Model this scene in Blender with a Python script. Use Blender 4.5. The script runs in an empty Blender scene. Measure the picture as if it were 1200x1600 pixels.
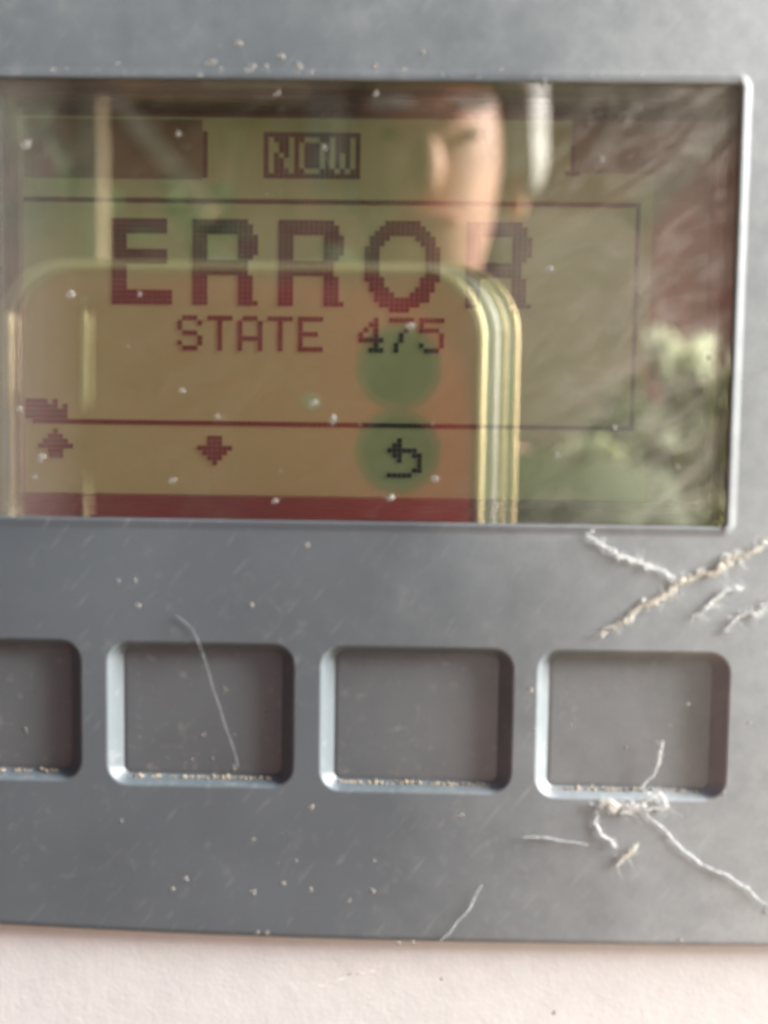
import bpy, bmesh, math, random
from mathutils import Vector, Matrix, Euler, noise
from mathutils.geometry import delaunay_2d_cdt
R = math.radians
rnd = random.Random(7)
S = bpy.context.scene
COL = S.collection
MM = 0.001

# ------------------------------------------------------------------ camera
# millimetres: the fascia's front is the plane y = 0, the lens is at (0,-70,0)
CAMD, FPX = 70.0, 1470.0
FOOT = (620, 705)                       # where the fascia's normal through the lens meets the picture
pitch = math.atan2(800 - FOOT[1], FPX)
yaw = math.atan2(FOOT[0] - 600, FPX)
ROLL = R(0.8)
rot = Matrix.Rotation(yaw, 3, 'Z') @ Matrix.Rotation(R(90) - pitch, 3, 'X') @ Matrix.Rotation(ROLL, 3, 'Z')
cam = bpy.data.cameras.new('camera')
cam.sensor_fit = 'VERTICAL'
cam.sensor_height = 36
cam.lens = FPX / 1600 * 36
cam.clip_start, cam.clip_end = 0.0005, 500
cam.dof.use_dof = True
cam.dof.focus_distance = 0.0885
cam.dof.aperture_fstop = cam.lens * MM / 0.00175
cam.dof.aperture_blades = 0
camo = bpy.data.objects.new('camera', cam)
camo.matrix_world = Matrix.Translation((0, -CAMD * MM, 0)) @ rot.to_4x4()
COL.objects.link(camo)
S.camera = camo

def P(px, py, y=0.0):
    """the point (mm) of the plane at depth y that the photograph shows at px, py"""
    d = rot @ Vector((px - 600, 800 - py, -FPX))
    t = (y + CAMD) / d.y
    return Vector((d.x * t, y, d.z * t))

def M(px, py, y):
    """the point (mm) in front of the fascia, at y < 0, whose mirror image in the pane is at px, py"""
    p = P(px, py, -y)
    return Vector((p.x, y, p.z))

# ------------------------------------------------------------------ light
SUN_AZ, SUN_EL = R(96.5), R(26)          # azimuth clockwise from +Y
w = bpy.data.worlds.new('World'); S.world = w
w.use_nodes = True
nt = w.node_tree; nt.nodes.clear()
sk = nt.nodes.new('ShaderNodeTexSky'); sk.sky_type = 'NISHITA'; sk.sun_disc = False
sk.sun_elevation = SUN_EL; sk.sun_rotation = SUN_AZ
sk.air_density = 1.0; sk.dust_density = 2.5; sk.ozone_density = 0.6
bg = nt.nodes.new('ShaderNodeBackground'); bg.inputs['Strength'].default_value = 0.085
wo = nt.nodes.new('ShaderNodeOutputWorld')
nt.links.new(sk.outputs[0], bg.inputs[0]); nt.links.new(bg.outputs[0], wo.inputs[0])
sun = bpy.data.lights.new('sun', 'SUN'); sun.energy = 5.0; sun.angle = R(26); sun.color = (1, .995, .985)
suno = bpy.data.objects.new('sun', sun); COL.objects.link(suno)
sdir = Vector((math.sin(SUN_AZ) * math.cos(SUN_EL), math.cos(SUN_AZ) * math.cos(SUN_EL), math.sin(SUN_EL)))
suno.rotation_euler = sdir.to_track_quat('Z', 'Y').to_euler()
suno.location = sdir * 5
S.view_settings.view_transform = 'Standard'
S.view_settings.look = 'None'
S.view_settings.gamma = 1
S.view_settings.exposure = 2.07
S.cycles.max_bounces = 10
S.cycles.transparent_max_bounces = 16
S.cycles.caustics_reflective = False
S.cycles.sample_clamp_indirect = 4

# ------------------------------------------------------------------ helpers
def tag(o, label=None, cat=None, group=None, kind=None):
    if label: o['label'] = label
    if cat: o['category'] = cat
    if group: o['group'] = group
    if kind: o['kind'] = kind
    return o

def empty(name, loc, label, cat, group=None):
    o = bpy.data.objects.new(name, None); COL.objects.link(o)
    o.location = Vector(loc) * MM; o.empty_display_size = .01
    return tag(o, label, cat, group)

def obj(name, verts, faces, mat, parent=None, smooth=False, recalc=True):
    """verts in mm, world space; parented without moving"""
    me = bpy.data.meshes.new(name)
    off = Vector((0, 0, 0))
    if parent is None:
        off = sum((Vector(v) for v in verts), Vector()) / len(verts)
    else:
        q = parent
        while q: off = off + q.location / MM; q = q.parent
    me.from_pydata([(Vector(v) - off) * MM for v in verts], [], faces)
    if recalc:
        bm = bmesh.new(); bm.from_mesh(me); bmesh.ops.recalc_face_normals(bm, faces=bm.faces); bm.to_mesh(me); bm.free()
    if isinstance(mat, (list, tuple)):
        for m_ in mat: me.materials.append(m_)
    else:
        me.materials.append(mat)
    if smooth:
        me.polygons.foreach_set('use_smooth', [True] * len(me.polygons))
    o = bpy.data.objects.new(name, me); COL.objects.link(o)
    if parent is None: o.location = off * MM
    else: o.parent = parent
    return o

class MB:
    def __init__(s): s.v, s.f = [], []
    def add(s, vs, fs):
        n = len(s.v); s.v += [Vector(v) for v in vs]; s.f += [tuple(i + n for i in f) for f in fs]
    def box(s, x0, x1, y0, y1, z0, z1):
        s.add([(x, y, z) for x in (x0, x1) for y in (y0, y1) for z in (z0, z1)],
              [(0, 1, 3, 2), (4, 6, 7, 5), (0, 4, 5, 1), (2, 3, 7, 6), (0, 2, 6, 4), (1, 5, 7, 3)])
    def tube(s, pts, rad, n=7, cap=True):
        pts = [Vector(p) for p in pts]; base = len(s.v)
        for i, p in enumerate(pts):
            t = (pts[min(i + 1, len(pts) - 1)] - pts[max(i - 1, 0)])
            t = t.normalized() if t.length > 0 else Vector((0, 0, 1))
            a = t.cross(Vector((0.13, 1, 0.21))).normalized(); b = t.cross(a)
            r = rad[i] if isinstance(rad, (list, tuple)) else rad
            for k in range(n):
                an = 2 * math.pi * k / n
                s.v.append(p + (a * math.cos(an) + b * math.sin(an)) * r)
        for i in range(len(pts) - 1):
            for k in range(n):
                k2 = (k + 1) % n
                s.f.append((base + i * n + k, base + i * n + k2, base + (i + 1) * n + k2, base + (i + 1) * n + k))
        if cap:
            s.f.append(tuple(base + k for k in range(n)))
            e = base + (len(pts) - 1) * n
            s.f.append(tuple(e + n - 1 - k for k in range(n)))
    def loops(s, loops, close_last=False, close_first=False):
        base = len(s.v); n = len(loops[0])
        for l in loops: s.v += [Vector(p) for p in l]
        for i in range(len(loops) - 1):
            for k in range(n):
                k2 = (k + 1) % n
                s.f.append((base + i * n + k, base + i * n + k2, base + (i + 1) * n + k2, base + (i + 1) * n + k))
        if close_last: s.f.append(tuple(base + (len(loops) - 1) * n + k for k in range(n)))
        if close_first: s.f.append(tuple(base + n - 1 - k for k in range(n)))
    def blob(s, c, rx, ry, rz, ang=0, jit=.18, rng=rnd):
        t = (1 + 5 ** .5) / 2
        iv = [(-1, t, 0), (1, t, 0), (-1, -t, 0), (1, -t, 0), (0, -1, t), (0, 1, t), (0, -1, -t), (0, 1, -t), (t, 0, -1), (t, 0, 1), (-t, 0, -1), (-t, 0, 1)]
        fi = [(0, 11, 5), (0, 5, 1), (0, 1, 7), (0, 7, 10), (0, 10, 11), (1, 5, 9), (5, 11, 4), (11, 10, 2), (10, 7, 6), (7, 1, 8),
              (3, 9, 4), (3, 4, 2), (3, 2, 6), (3, 6, 8), (3, 8, 9), (4, 9, 5), (2, 4, 11), (6, 2, 10), (8, 6, 7), (9, 8, 1)]
        ca, sa = math.cos(ang), math.sin(ang); vs = []
        for v in iv:
            u = Vector(v).normalized() * (1 + rng.uniform(-jit, jit))
            x, z = u.x * rx, u.z * rz
            vs.append(Vector(c) + Vector((x * ca - z * sa, u.y * ry, x * sa + z * ca)))
        s.add(vs, fi)
    def build(s, name, mat, parent=None, smooth=False, recalc=True):
        return obj(name, s.v, s.f, mat, parent, smooth, recalc)

def rr(x0, x1, z0, z1, r, y, n=6, off=0.0, offz=None):
    """rounded rectangle loop; off > 0 grows it"""
    oz = off if offz is None else offz
    x0, x1, z0, z1 = x0 - off, x1 + off, z0 - oz, z1 + oz
    r = max(r + off, 0.02); L = []
    for cx, cz, a0 in ((x1 - r, z1 - r, 0), (x0 + r, z1 - r, 90), (x0 + r, z0 + r, 180), (x1 - r, z0 + r, 270)):
        for k in range(n + 1):
            a = R(a0 + 90 * k / n)
            L.append((cx + r * math.cos(a), y, cz + r * math.sin(a)))
    return L

# ------------------------------------------------------------------ materials
class Mat:
    def __init__(s, name):
        s.m = bpy.data.materials.new(name); s.m.use_nodes = True
        s.t = s.m.node_tree; s.N = s.t.nodes; s.N.clear()
        s.out = s.N.new('ShaderNodeOutputMaterial')
        s.tc = s.N.new('ShaderNodeTexCoord')
    def n(s, typ, **kw):
        o = s.N.new(typ)
        for k, v in kw.items():
            if k in o.inputs: o.inputs[k].default_value = v
            else: setattr(o, k, v)
        return o
    def l(s, a, b): s.t.links.new(a, b)
    def noise(s, scale, detail=4, rough=.55, dist=0):
        o = s.n('ShaderNodeTexNoise'); o.inputs['Scale'].default_value = scale; o.inputs['Detail'].default_value = detail
        o.inputs['Roughness'].default_value = rough; o.inputs['Distortion'].default_value = dist
        s.l(s.tc.outputs['Object'], o.inputs['Vector']); return o.outputs['Fac']
    def ramp(s, src, stops):
        o = s.n('ShaderNodeValToRGB'); e = o.color_ramp.elements
        while len(e) < len(stops): e.new(.5)
        for i, (p, c) in enumerate(stops):
            e[i].position = p; e[i].color = (*c, 1) if isinstance(c, tuple) else (c, c, c, 1)
        s.l(src, o.inputs[0]); return o.outputs[0]
    def mix(s, fac, a, b, mode='MIX'):
        o = s.n('ShaderNodeMix', data_type='RGBA', blend_type=mode)
        for sock, v in ((o.inputs[0], fac), (o.inputs[6], a), (o.inputs[7], b)):
            if hasattr(v, 'links'): s.l(v, sock)
            else: sock.default_value = (*v, 1) if isinstance(v, tuple) else v
        return o.outputs[2]
    def bump(s, src, strength, dist):
        o = s.n('ShaderNodeBump'); o.inputs['Strength'].default_value = strength; o.inputs['Distance'].default_value = dist
        s.l(src, o.inputs['Height']); return o
    def math(s, op, a, b=None):
        o = s.n('ShaderNodeMath', operation=op)
        for i, v in enumerate((a, b)):
            if v is None: continue
            if hasattr(v, 'links'): s.l(v, o.inputs[i])
            else: o.inputs[i].default_value = v
        return o.outputs[0]
    def principled(s, col, rough=.5, metal=0, spec=.5, normal=None, emit=None, estr=0):
        p = s.n('ShaderNodeBsdfPrincipled')
        for k, v in (('Base Color', col), ('Roughness', rough)):
            if hasattr(v, 'links'): s.l(v, p.inputs[k])
            else: p.inputs[k].default_value = (*v, 1) if isinstance(v, tuple) else v
        p.inputs['Metallic'].default_value = metal
        p.inputs['Specular IOR Level'].default_value = spec
        if normal is not None: s.l(normal.outputs[0], p.inputs['Normal'])
        if emit is not None:
            p.inputs['Emission Color'].default_value = (*emit, 1); p.inputs['Emission Strength'].default_value = estr
        return p
    def schlick(s, f0):
        g = s.n('ShaderNodeNewGeometry'); d = s.n('ShaderNodeVectorMath', operation='DOT_PRODUCT')
        s.l(g.outputs['Normal'], d.inputs[0]); s.l(g.outputs['Incoming'], d.inputs[1])
        c = s.math('ABSOLUTE', d.outputs['Value'])
        q = s.math('POWER', s.math('SUBTRACT', 1.0, c), 5.0)
        return s.math('ADD', s.math('MULTIPLY', q, 1 - f0), f0)
    def done(s, sh):
        s.l(sh.outputs[0], s.out.inputs['Surface']); return s.m

def simple(name, col, rough=.5, metal=0, spec=.5, var=.12, scale=400, bump=0, bscale=2000, bdist=.00005):
    m = Mat(name)
    a = tuple(c * (1 - var) for c in col); b = tuple(min(1, c * (1 + var)) for c in col)
    c = m.ramp(m.noise(scale), [(.3, a), (.7, b)])
    nb = m.bump(m.noise(bscale, 3), bump, bdist) if bump else None
    return m.done(m.principled(c, rough, metal, spec, nb))

def fascia_mat():
    m = Mat('grey_plastic')
    big = m.noise(60, 5, .6, .4); fine = m.noise(900, 6, .65); micro = m.noise(6500, 3, .6)
    c = m.ramp(big, [(.3, (.067, .088, .103)), (.7, (.085, .108, .124))])
    dirt = m.ramp(fine, [(.52, 0.0), (.80, 1.0)])
    patch = m.ramp(m.noise(130, 6, .7, 1.5), [(.5, 0.0), (.75, 1.0)])
    dm = m.math('MULTIPLY', dirt, patch)
    c = m.mix(m.math('MULTIPLY', dm, .45), c, (.46, .45, .42))
    # fine slanted rub marks
    mp0 = m.n('ShaderNodeMapping'); mp0.inputs['Rotation'].default_value = (0, R(-38), 0); m.l(m.tc.outputs['Object'], mp0.inputs[0])
    mp = m.n('ShaderNodeMapping'); mp.inputs['Scale'].default_value = (2200, 2200, 320); m.l(mp0.outputs[0], mp.inputs[0])
    sc = m.n('ShaderNodeTexNoise'); sc.inputs['Scale'].default_value = 1; sc.inputs['Detail'].default_value = 2
    m.l(mp.outputs[0], sc.inputs['Vector'])
    rub = m.ramp(sc.outputs['Fac'], [(.62, 0.0), (.76, 1.0)])
    c = m.mix(m.math('MULTIPLY', rub, .14), c, (.5, .5, .48))
    # light from right and top painted in as a paler tone, dust-mottled
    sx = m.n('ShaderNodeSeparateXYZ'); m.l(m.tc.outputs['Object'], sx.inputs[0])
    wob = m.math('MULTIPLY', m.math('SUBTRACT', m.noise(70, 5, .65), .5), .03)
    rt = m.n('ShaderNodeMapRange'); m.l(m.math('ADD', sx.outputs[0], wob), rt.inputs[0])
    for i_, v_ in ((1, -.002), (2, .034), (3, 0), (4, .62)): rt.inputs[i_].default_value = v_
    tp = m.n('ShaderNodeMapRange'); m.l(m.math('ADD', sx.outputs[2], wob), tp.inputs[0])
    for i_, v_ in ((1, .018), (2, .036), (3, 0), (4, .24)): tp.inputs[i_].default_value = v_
    light_film = m.math('MULTIPLY', m.math('ADD', rt.outputs[0], tp.outputs[0]), m.ramp(m.noise(520, 6, .7), [(.25, .55), (.75, 1.0)]))
    c = m.mix(light_film, c, (.52, .56, .575))
    h = m.math('ADD', micro, m.math('MULTIPLY', fine, .8))
    rough = m.ramp(big, [(.3, .48), (.7, .60)])
    return m.done(m.principled(c, rough, 0, .8, m.bump(h, .35, .00004)))

def key_mat():
    m = Mat('key_membrane')
    big = m.noise(140, 5, .6, .6); fine = m.noise(1200, 5, .6)
    c = m.ramp(big, [(.3, (.084, .101, .112)), (.7, (.106, .124, .136))])
    d = m.math('MULTIPLY', m.ramp(fine, [(.55, 0.0), (.8, 1.0)]), m.ramp(m.noise(300, 4), [(.45, 0.0), (.7, 1.0)]))
    c = m.mix(m.math('MULTIPLY', d, .4), c, (.42, .40, .37))
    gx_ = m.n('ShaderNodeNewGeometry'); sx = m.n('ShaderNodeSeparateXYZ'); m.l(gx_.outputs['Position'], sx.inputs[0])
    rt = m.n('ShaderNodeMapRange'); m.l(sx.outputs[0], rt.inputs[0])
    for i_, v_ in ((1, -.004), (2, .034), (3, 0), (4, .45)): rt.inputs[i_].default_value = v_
    light_film = m.math('MULTIPLY', rt.outputs[0], m.ramp(m.noise(520, 6, .7), [(.25, .55), (.75, 1.0)]))
    c = m.mix(light_film, c, (.47, .50, .51))  # side light painted into the keys, paler towards the right, dust-mottled
    return m.done(m.principled(c, .46, 0, .5, m.bump(m.noise(5000, 3), .25, .00004)))

def housing_mat():
    m = Mat('white_textured_paint')
    a = m.noise(1500, 3, .6); b = m.noise(420, 5, .6)
    c = m.ramp(b, [(.3, (.57, .59, .60)), (.7, (.63, .65, .66))])
    fl = m.ramp(m.noise(2300, 2), [(.68, 0.0), (.76, 1.0)])
    c = m.mix(m.math('MULTIPLY', fl, .4), c, (.64, .635, .63))
    h = m.math('ADD', a, m.math('MULTIPLY', m.noise(3600, 2), .5))
    return m.done(m.principled(c, .5, 0, .5, m.bump(h, .22, .0001)))

def pane_mat(f0):
    m = Mat('clear_window_pane')
    tr = m.n('ShaderNodeBsdfTransparent'); tr.inputs[0].default_value = (.95, .96, .94, 1)
    gl = m.n('ShaderNodeBsdfGlossy'); gl.inputs['Roughness'].default_value = 0.0; gl.inputs[0].default_value = (1, 1, 1, 1)
    mx = m.n('ShaderNodeMixShader'); m.l(m.schlick(f0), mx.inputs[0]); m.l(tr.outputs[0], mx.inputs[1]); m.l(gl.outputs[0], mx.inputs[2])
    # wiped dust film: thin in the middle, streaky and thicker towards the right and the left rim
    df = m.n('ShaderNodeBsdfDiffuse'); df.inputs[0].default_value = (.62, .60, .55, 1)
    mp0 = m.n('ShaderNodeMapping'); mp0.inputs['Rotation'].default_value = (0, R(38), 0); m.l(m.tc.outputs['Object'], mp0.inputs[0])
    mp = m.n('ShaderNodeMapping'); mp.inputs['Scale'].default_value = (95, 200, 250); m.l(mp0.outputs[0], mp.inputs[0])
    st = m.n('ShaderNodeTexNoise'); st.inputs['Scale'].default_value = 1; st.inputs['Detail'].default_value = 5; st.inputs['Distortion'].default_value = 2.6
    m.l(mp.outputs[0], st.inputs['Vector'])
    streak = m.ramp(st.outputs['Fac'], [(.45, 0.0), (.75, 1.0)])
    speck = m.ramp(m.noise(700, 4, .7), [(.62, 0.0), (.78, 1.0)])
    sx = m.n('ShaderNodeSeparateXYZ'); m.l(m.tc.outputs['Object'], sx.inputs[0])
    right = m.n('ShaderNodeMapRange'); m.l(sx.outputs[0], right.inputs[0])
    right.inputs[1].default_value = .004; right.inputs[2].default_value = .022; right.inputs[3].default_value = .02; right.inputs[4].default_value = .21
    left = m.n('ShaderNodeMapRange'); m.l(sx.outputs[0], left.inputs[0])
    left.inputs[1].default_value = -.0285; left.inputs[2].default_value = -.0235; left.inputs[3].default_value = .10; left.inputs[4].default_value = 0
    f = m.math('ADD', m.math('MULTIPLY', right.outputs[0], m.math('ADD', streak, .35)), left.outputs[0])
    f = m.math('ADD', f, m.math('MULTIPLY', speck, .035))
    f = m.math('ADD', f, .004)
    m2 = m.n('ShaderNodeMixShader'); m.l(f, m2.inputs[0]); m.l(mx.outputs[0], m2.inputs[1]); m.l(df.outputs[0], m2.inputs[2])
    return m.done(m2)

def lcd_mat(name, col, emit, estr, f0=.04):
    m = Mat(name)
    c = m.ramp(m.noise(90, 3), [(.3, tuple(x * .93 for x in col)), (.7, tuple(min(1, x * 1.07) for x in col))])
    p = m.principled(c, .6, 0, 0, None, emit, estr)
    gl = m.n('ShaderNodeBsdfGlossy'); gl.inputs['Roughness'].default_value = .015
    mx = m.n('ShaderNodeMixShader'); m.l(m.schlick(f0), mx.inputs[0]); m.l(p.outputs[0], mx.inputs[1]); m.l(gl.outputs[0], mx.inputs[2])
    return m.done(mx)

def leaf_mat(name, a, b, scale=9, tr=.35):
    m = Mat(name)
    c = m.ramp(m.noise(scale, 4), [(.3, a), (.7, b)])
    p = m.principled(c, .55, 0, .3)
    t = m.n('ShaderNodeBsdfTranslucent'); m.l(c, t.inputs[0])
    mx = m.n('ShaderNodeMixShader'); mx.inputs[0].default_value = tr
    m.l(p.outputs[0], mx.inputs[1]); m.l(t.outputs[0], mx.inputs[2])
    return m.done(mx)

def fluff(name, col, tr, dv=.25):
    m = Mat(name)
    d = m.n('ShaderNodeBsdfDiffuse'); d.inputs[0].default_value = (*col, 1); t = m.n('ShaderNodeBsdfTranslucent'); t.inputs[0].default_value = (*col, 1)
    a = m.n('ShaderNodeMixShader'); a.inputs[0].default_value = .55; m.l(d.outputs[0], a.inputs[1]); m.l(t.outputs[0], a.inputs[2])
    p = m.n('ShaderNodeBsdfTransparent'); b = m.n('ShaderNodeMixShader')
    m.l(m.ramp(m.noise(1500, 3), [(.3, max(0, tr - dv)), (.7, min(1, tr + dv))]), b.inputs[0]); m.l(a.outputs[0], b.inputs[1]); m.l(p.outputs[0], b.inputs[2])
    return m.done(b)

MT = dict(
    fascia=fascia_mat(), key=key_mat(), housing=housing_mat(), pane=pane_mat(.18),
    bezel=simple('dark_recess_plastic', (.012, .011, .010), .38, spec=.5, bump=.15),
    lcd=lcd_mat('liquid_crystal_green', (.27, .288, .15), (.30, .45, .16), .035),
    margin=lcd_mat('liquid_crystal_border', (.22, .21, .15), (.3, .3, .2), .02),
    header_strip=lcd_mat('liquid_crystal_darker', (.115, .122, .06), (.3, .4, .2), .006),
    top_shade=lcd_mat('screen_top_shade', (.075, .065, .045), (0, 0, 0), 0),
    ink=lcd_mat('liquid_crystal_dark', (.010, .009, .014), (0, 0, 0), 0, .015),
    red=simple('red_phone_back', (.50, .062, .055), .32, spec=.5, var=.04, scale=40),
    gold=simple('gold_metal', (.98, .80, .48), .45, 1, var=.06, scale=900),
    silver=simple('silver_metal', (.85, .83, .76), .45, 1, var=.05, scale=900),
    black=simple('black_lens_glass', (.006, .006, .008), .1, spec=.5),
    phone_dark=simple('phone_screen_glass', (.02, .02, .022), .15),
    lensring=simple('dark_red_ring', (.20, .028, .026), .4),
    flash=simple('flash_lens', (.42, .30, .20), .2),
    dust=fluff('pale_grit', (.48, .46, .43), .60),
    grit=simple('sandy_grit', (.30, .255, .185), .8, var=.35, scale=1500),
    smear=fluff('greasy_smear', (.62, .60, .55), .955, .045),
    web=fluff('cobweb_fluff', (.93, .94, .93), .60),
    thread=fluff('thin_web_thread', (.85, .87, .87), .74, .2),
    webgold=fluff('straw_fluff', (.96, .94, .87), .42),
    hair=fluff('grey_fibre', (.34, .35, .36), .76, .18),
    skin=simple('skin', (.52, .30, .22), .55, spec=.3, var=.22, scale=22),
    hairdark=simple('dark_lashes', (.10, .06, .045), .7),
    hairgrey=simple('grey_hair', (.50, .48, .45), .7, var=.25, scale=120),
    shirt=simple('green_cloth', (.10, .12, .06), .85, var=.15, scale=60),
    trousers=simple('dark_trousers', (.05, .055, .07), .85, var=.15, scale=60),
    shoe=simple('brown_shoe', (.08, .05, .035), .6),
    wood=simple('weathered_timber', (.36, .27, .17), .8, var=.25, scale=18, bump=.3, bscale=60, bdist=.003),
    roof=simple('dark_roof_deck', (.055, .042, .03), .85, var=.3, scale=12),
    shade_wood=simple('dark_shade_board', (.022, .012, .008), .7, var=.3, scale=20),
    terracotta=simple('terracotta_render', (.66, .43, .30), .9, var=.15, scale=5),
    redwood=simple('red_brown_boards', (.48, .185, .12), .8, var=.2, scale=9),
    bark=simple('bark', (.16, .115, .075), .9, var=.3, scale=14, bump=.5, bscale=40, bdist=.01),
    grass=simple('lawn_ground', (.10, .13, .035), .95, var=.35, scale=1.6),
    paving=simple('brown_concrete_paving', (.24, .225, .20), .9, var=.15, scale=6),
    wall=simple('rendered_wall', (.62, .58, .52), .9, var=.06, scale=4, bump=.3, bscale=120, bdist=.002),
    leafdark=leaf_mat('dark_leaves', (.04, .06, .022), (.095, .11, .045)),
    leafmid=leaf_mat('mid_leaves', (.07, .10, .035), (.14, .165, .065)),
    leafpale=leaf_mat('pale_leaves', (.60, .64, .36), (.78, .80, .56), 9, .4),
)

# ------------------------------------------------------------------ the setting
GZ = -1330.0
pv = MB(); pv.box(-3500, 3500, -3200, 130, GZ - 60, GZ + 12)
po = pv.build('patio', MT['paving']); tag(po, kind='structure')
g = obj('ground', [(-40000, -60000, GZ), (40000, -60000, GZ), (40000, 200, GZ), (-40000, 200, GZ)], [(0, 1, 2, 3)], MT['grass']); tag(g, kind='structure')
wb = MB(); wb.box(-2500, 2500, 131, 330, GZ, 1600)
wl = wb.build('house_wall', MT['wall']); tag(wl, 'plain rendered house wall carrying the grey inverter', 'wall')
eb = MB(); eb.loops([[(x, -640, 900), (x, -640, 960), (x, 130, 1260), (x, 130, 1150)] for x in (-2500, 950)], True, True)
eb.build('shade_overhang', MT['roof'], wl)  # unseen overhang added to keep overhead sky light off the inverter

# ------------------------------------------------------------------ the inverter's front
dev = empty('solar_inverter', (0, 60, 0), 'grey and off-white solar inverter front with an LCD and four recessed keys', 'solar inverter')

# opening of the display window and the key recesses, in mm
tl, tr_, br, bl = P(-22, 119), P(1157, 131), P(1137, 824), P(-20, 807)
WX0, WX1, WZ0, WZ1 = (tl.x + bl.x) / 2, (tr_.x + br.x) / 2, (bl.z + br.z) / 2, (tl.z + tr_.z) / 2
KEYS = []
for (a, b, c, d) in ((-167, 126, 998, 1217), (168, 458, 1005, 1228), (501, 800, 1012, 1238), (839, 1137, 1018, 1249)):
    p, q = P(a, (c + d) / 2), P(b, (c + d) / 2); t, u = P((a + b) / 2, c), P((a + b) / 2, d)
    KEYS.append((p.x, q.x, u.z, t.z))

# outline of the fascia: flat top, arched bottom edge
FX0, FX1, FZ1 = -64.0, 46.0, 52.0
bot = [P(x, y) for x, y in ((0, 1447), (150, 1455), (300, 1462), (450, 1467.5), (600, 1472), (750, 1475), (900, 1477.5), (1050, 1479.5), (1200, 1481))]
ext_l = []
x, z = bot[0].x, bot[0].z
sl, k = (bot[1].z - bot[0].z) / (bot[1].x - bot[0].x), 0.0016
while x > FX0 + 4:
    x -= 4; sl -= k * 4; z -= sl * 4; ext_l.append(Vector((x, 0, z)))
ext_r = [Vector((bot[-1].x + i * 4, 0, bot[-1].z + .05 * i)) for i in range(1, 4)]
bottom = ext_l[::-1] + bot + ext_r
ring = [(p.x, p.z) for p in bottom]
zr, zl = bottom[-1].z, bottom[0].z
for cx, cz, a0 in ((FX1 - 5, FZ1 - 5, 0), (FX0 + 5, FZ1 - 5, 90)):
    for kk in range(9): ring.append((cx + 5 * math.cos(R(a0 + kk * 90 / 8)), cz + 5 * math.sin(R(a0 + kk * 90 / 8))))
def ring_off(pts, o, y):
    out = []; n = len(pts)
    for i in range(n):
        a, b = Vector(pts[i - 1]), Vector(pts[(i + 1) % n]); t = (b - a).normalized()
        out.append((pts[i][0] + t.y * o, y, pts[i][1] - t.x * o))
    return out
fv, ff, fs = [], [], []
fm = MB()
hole_loops = []
# window: a small half-round bead, then down into the opening
bead = [(.80, 0), (.72, -.008), (.62, -.028), (.28, -.115), (.14, -.13), (.05, -.115), (0, -.07), (0, .1), (0, .45)]
wl_ = [rr(WX0, WX1, WZ0, WZ1, .35, y, 6, o) for o, y in bead]
wl_ = [[(p[0], p[1] * (.35 if p[1] < 0 and p[0] < WX1 - .2 else 1), p[2]) for p in l] for l in wl_]
fm.loops(wl_); hole_loops.append([(p[0], p[2]) for p in wl_[0]])
# key recesses: soft shoulder, sloping wall, soft foot
kprof = [(.13, 0), (.05, .012), (-.03, .05), (-.12, .14), (-.98, .98), (-1.05, 1.04)]
for kx in KEYS:
    ls = [rr(*kx, 1.6, y, 8, o, o if o > 0 else o * .62) for o, y in kprof]
    fm.loops(ls); hole_loops.append([(p[0], p[2]) for p in ls[0]])
er = [ring_off(ring, o, y) for o, y in ((-.5, 0), (-.22, .03), (-.08, .12), (0, .3), (0, 2.2))]
fm.loops(er)
nsm = len(fm.f)
# flat front between them
cv, ce = [], []
for lp in [[(p[0], p[2]) for p in er[0]]] + hole_loops:
    n0 = len(cv)
    cv += [Vector(p) for p in lp]
    ce += [(n0 + i, n0 + (i + 1) % len(lp)) for i in range(len(lp))]
r_ = delaunay_2d_cdt(cv, ce, [], 1, 1e-5)
HB = [(min(p[0] for p in h), max(p[0] for p in h), min(p[1] for p in h), max(p[1] for p in h)) for h in hole_loops]
def in_hole(f):
    c = sum((r_[0][i] for i in f), Vector((0, 0))) / len(f)
    return any(a < c.x < b_ and z0 < c.y < z1 and all(a - 1e-4 <= r_[0][i].x <= b_ + 1e-4 and z0 - 1e-4 <= r_[0][i].y <= z1 + 1e-4 for i in f) for a, b_, z0, z1 in HB)
fm.add([(v.x, 0, v.y) for v in r_[0]], [f for f in r_[2] if not in_hole(f)])
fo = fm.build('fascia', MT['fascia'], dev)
for i, p in enumerate(fo.data.polygons): p.use_smooth = i < nsm

# keys
for kx in KEYS:
    kb = MB()
    kb.loops([rr(*kx, 1.6, 1.9, 8, -.9, -.5), rr(*kx, 1.6, .985, 8, -.9, -.5), rr(*kx, 1.6, .965, 8, -1.04, -.64), rr(*kx, 1.6, .94, 8, -1.3, -.95)], True)
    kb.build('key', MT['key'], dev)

# housing below and around the fascia
hb = MB()
HX, HZ0, HZ1 = 175, -230, 150
pr = [(-9, .95), (-3, 2.2), (-.8, 5), (0, 9), (0, 131)]
hb.loops([rr(FX0 + 3, FX1 - 3, -29, FZ1 - 3, 2, 6, 8), rr(FX0 + 3, FX1 - 3, -29, FZ1 - 3, 2, .95, 8)] + [rr(-HX, HX, HZ0, HZ1, 16, y, 8, o) for o, y in pr])
ho = hb.build('housing', MT['housing'], dev)

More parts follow.
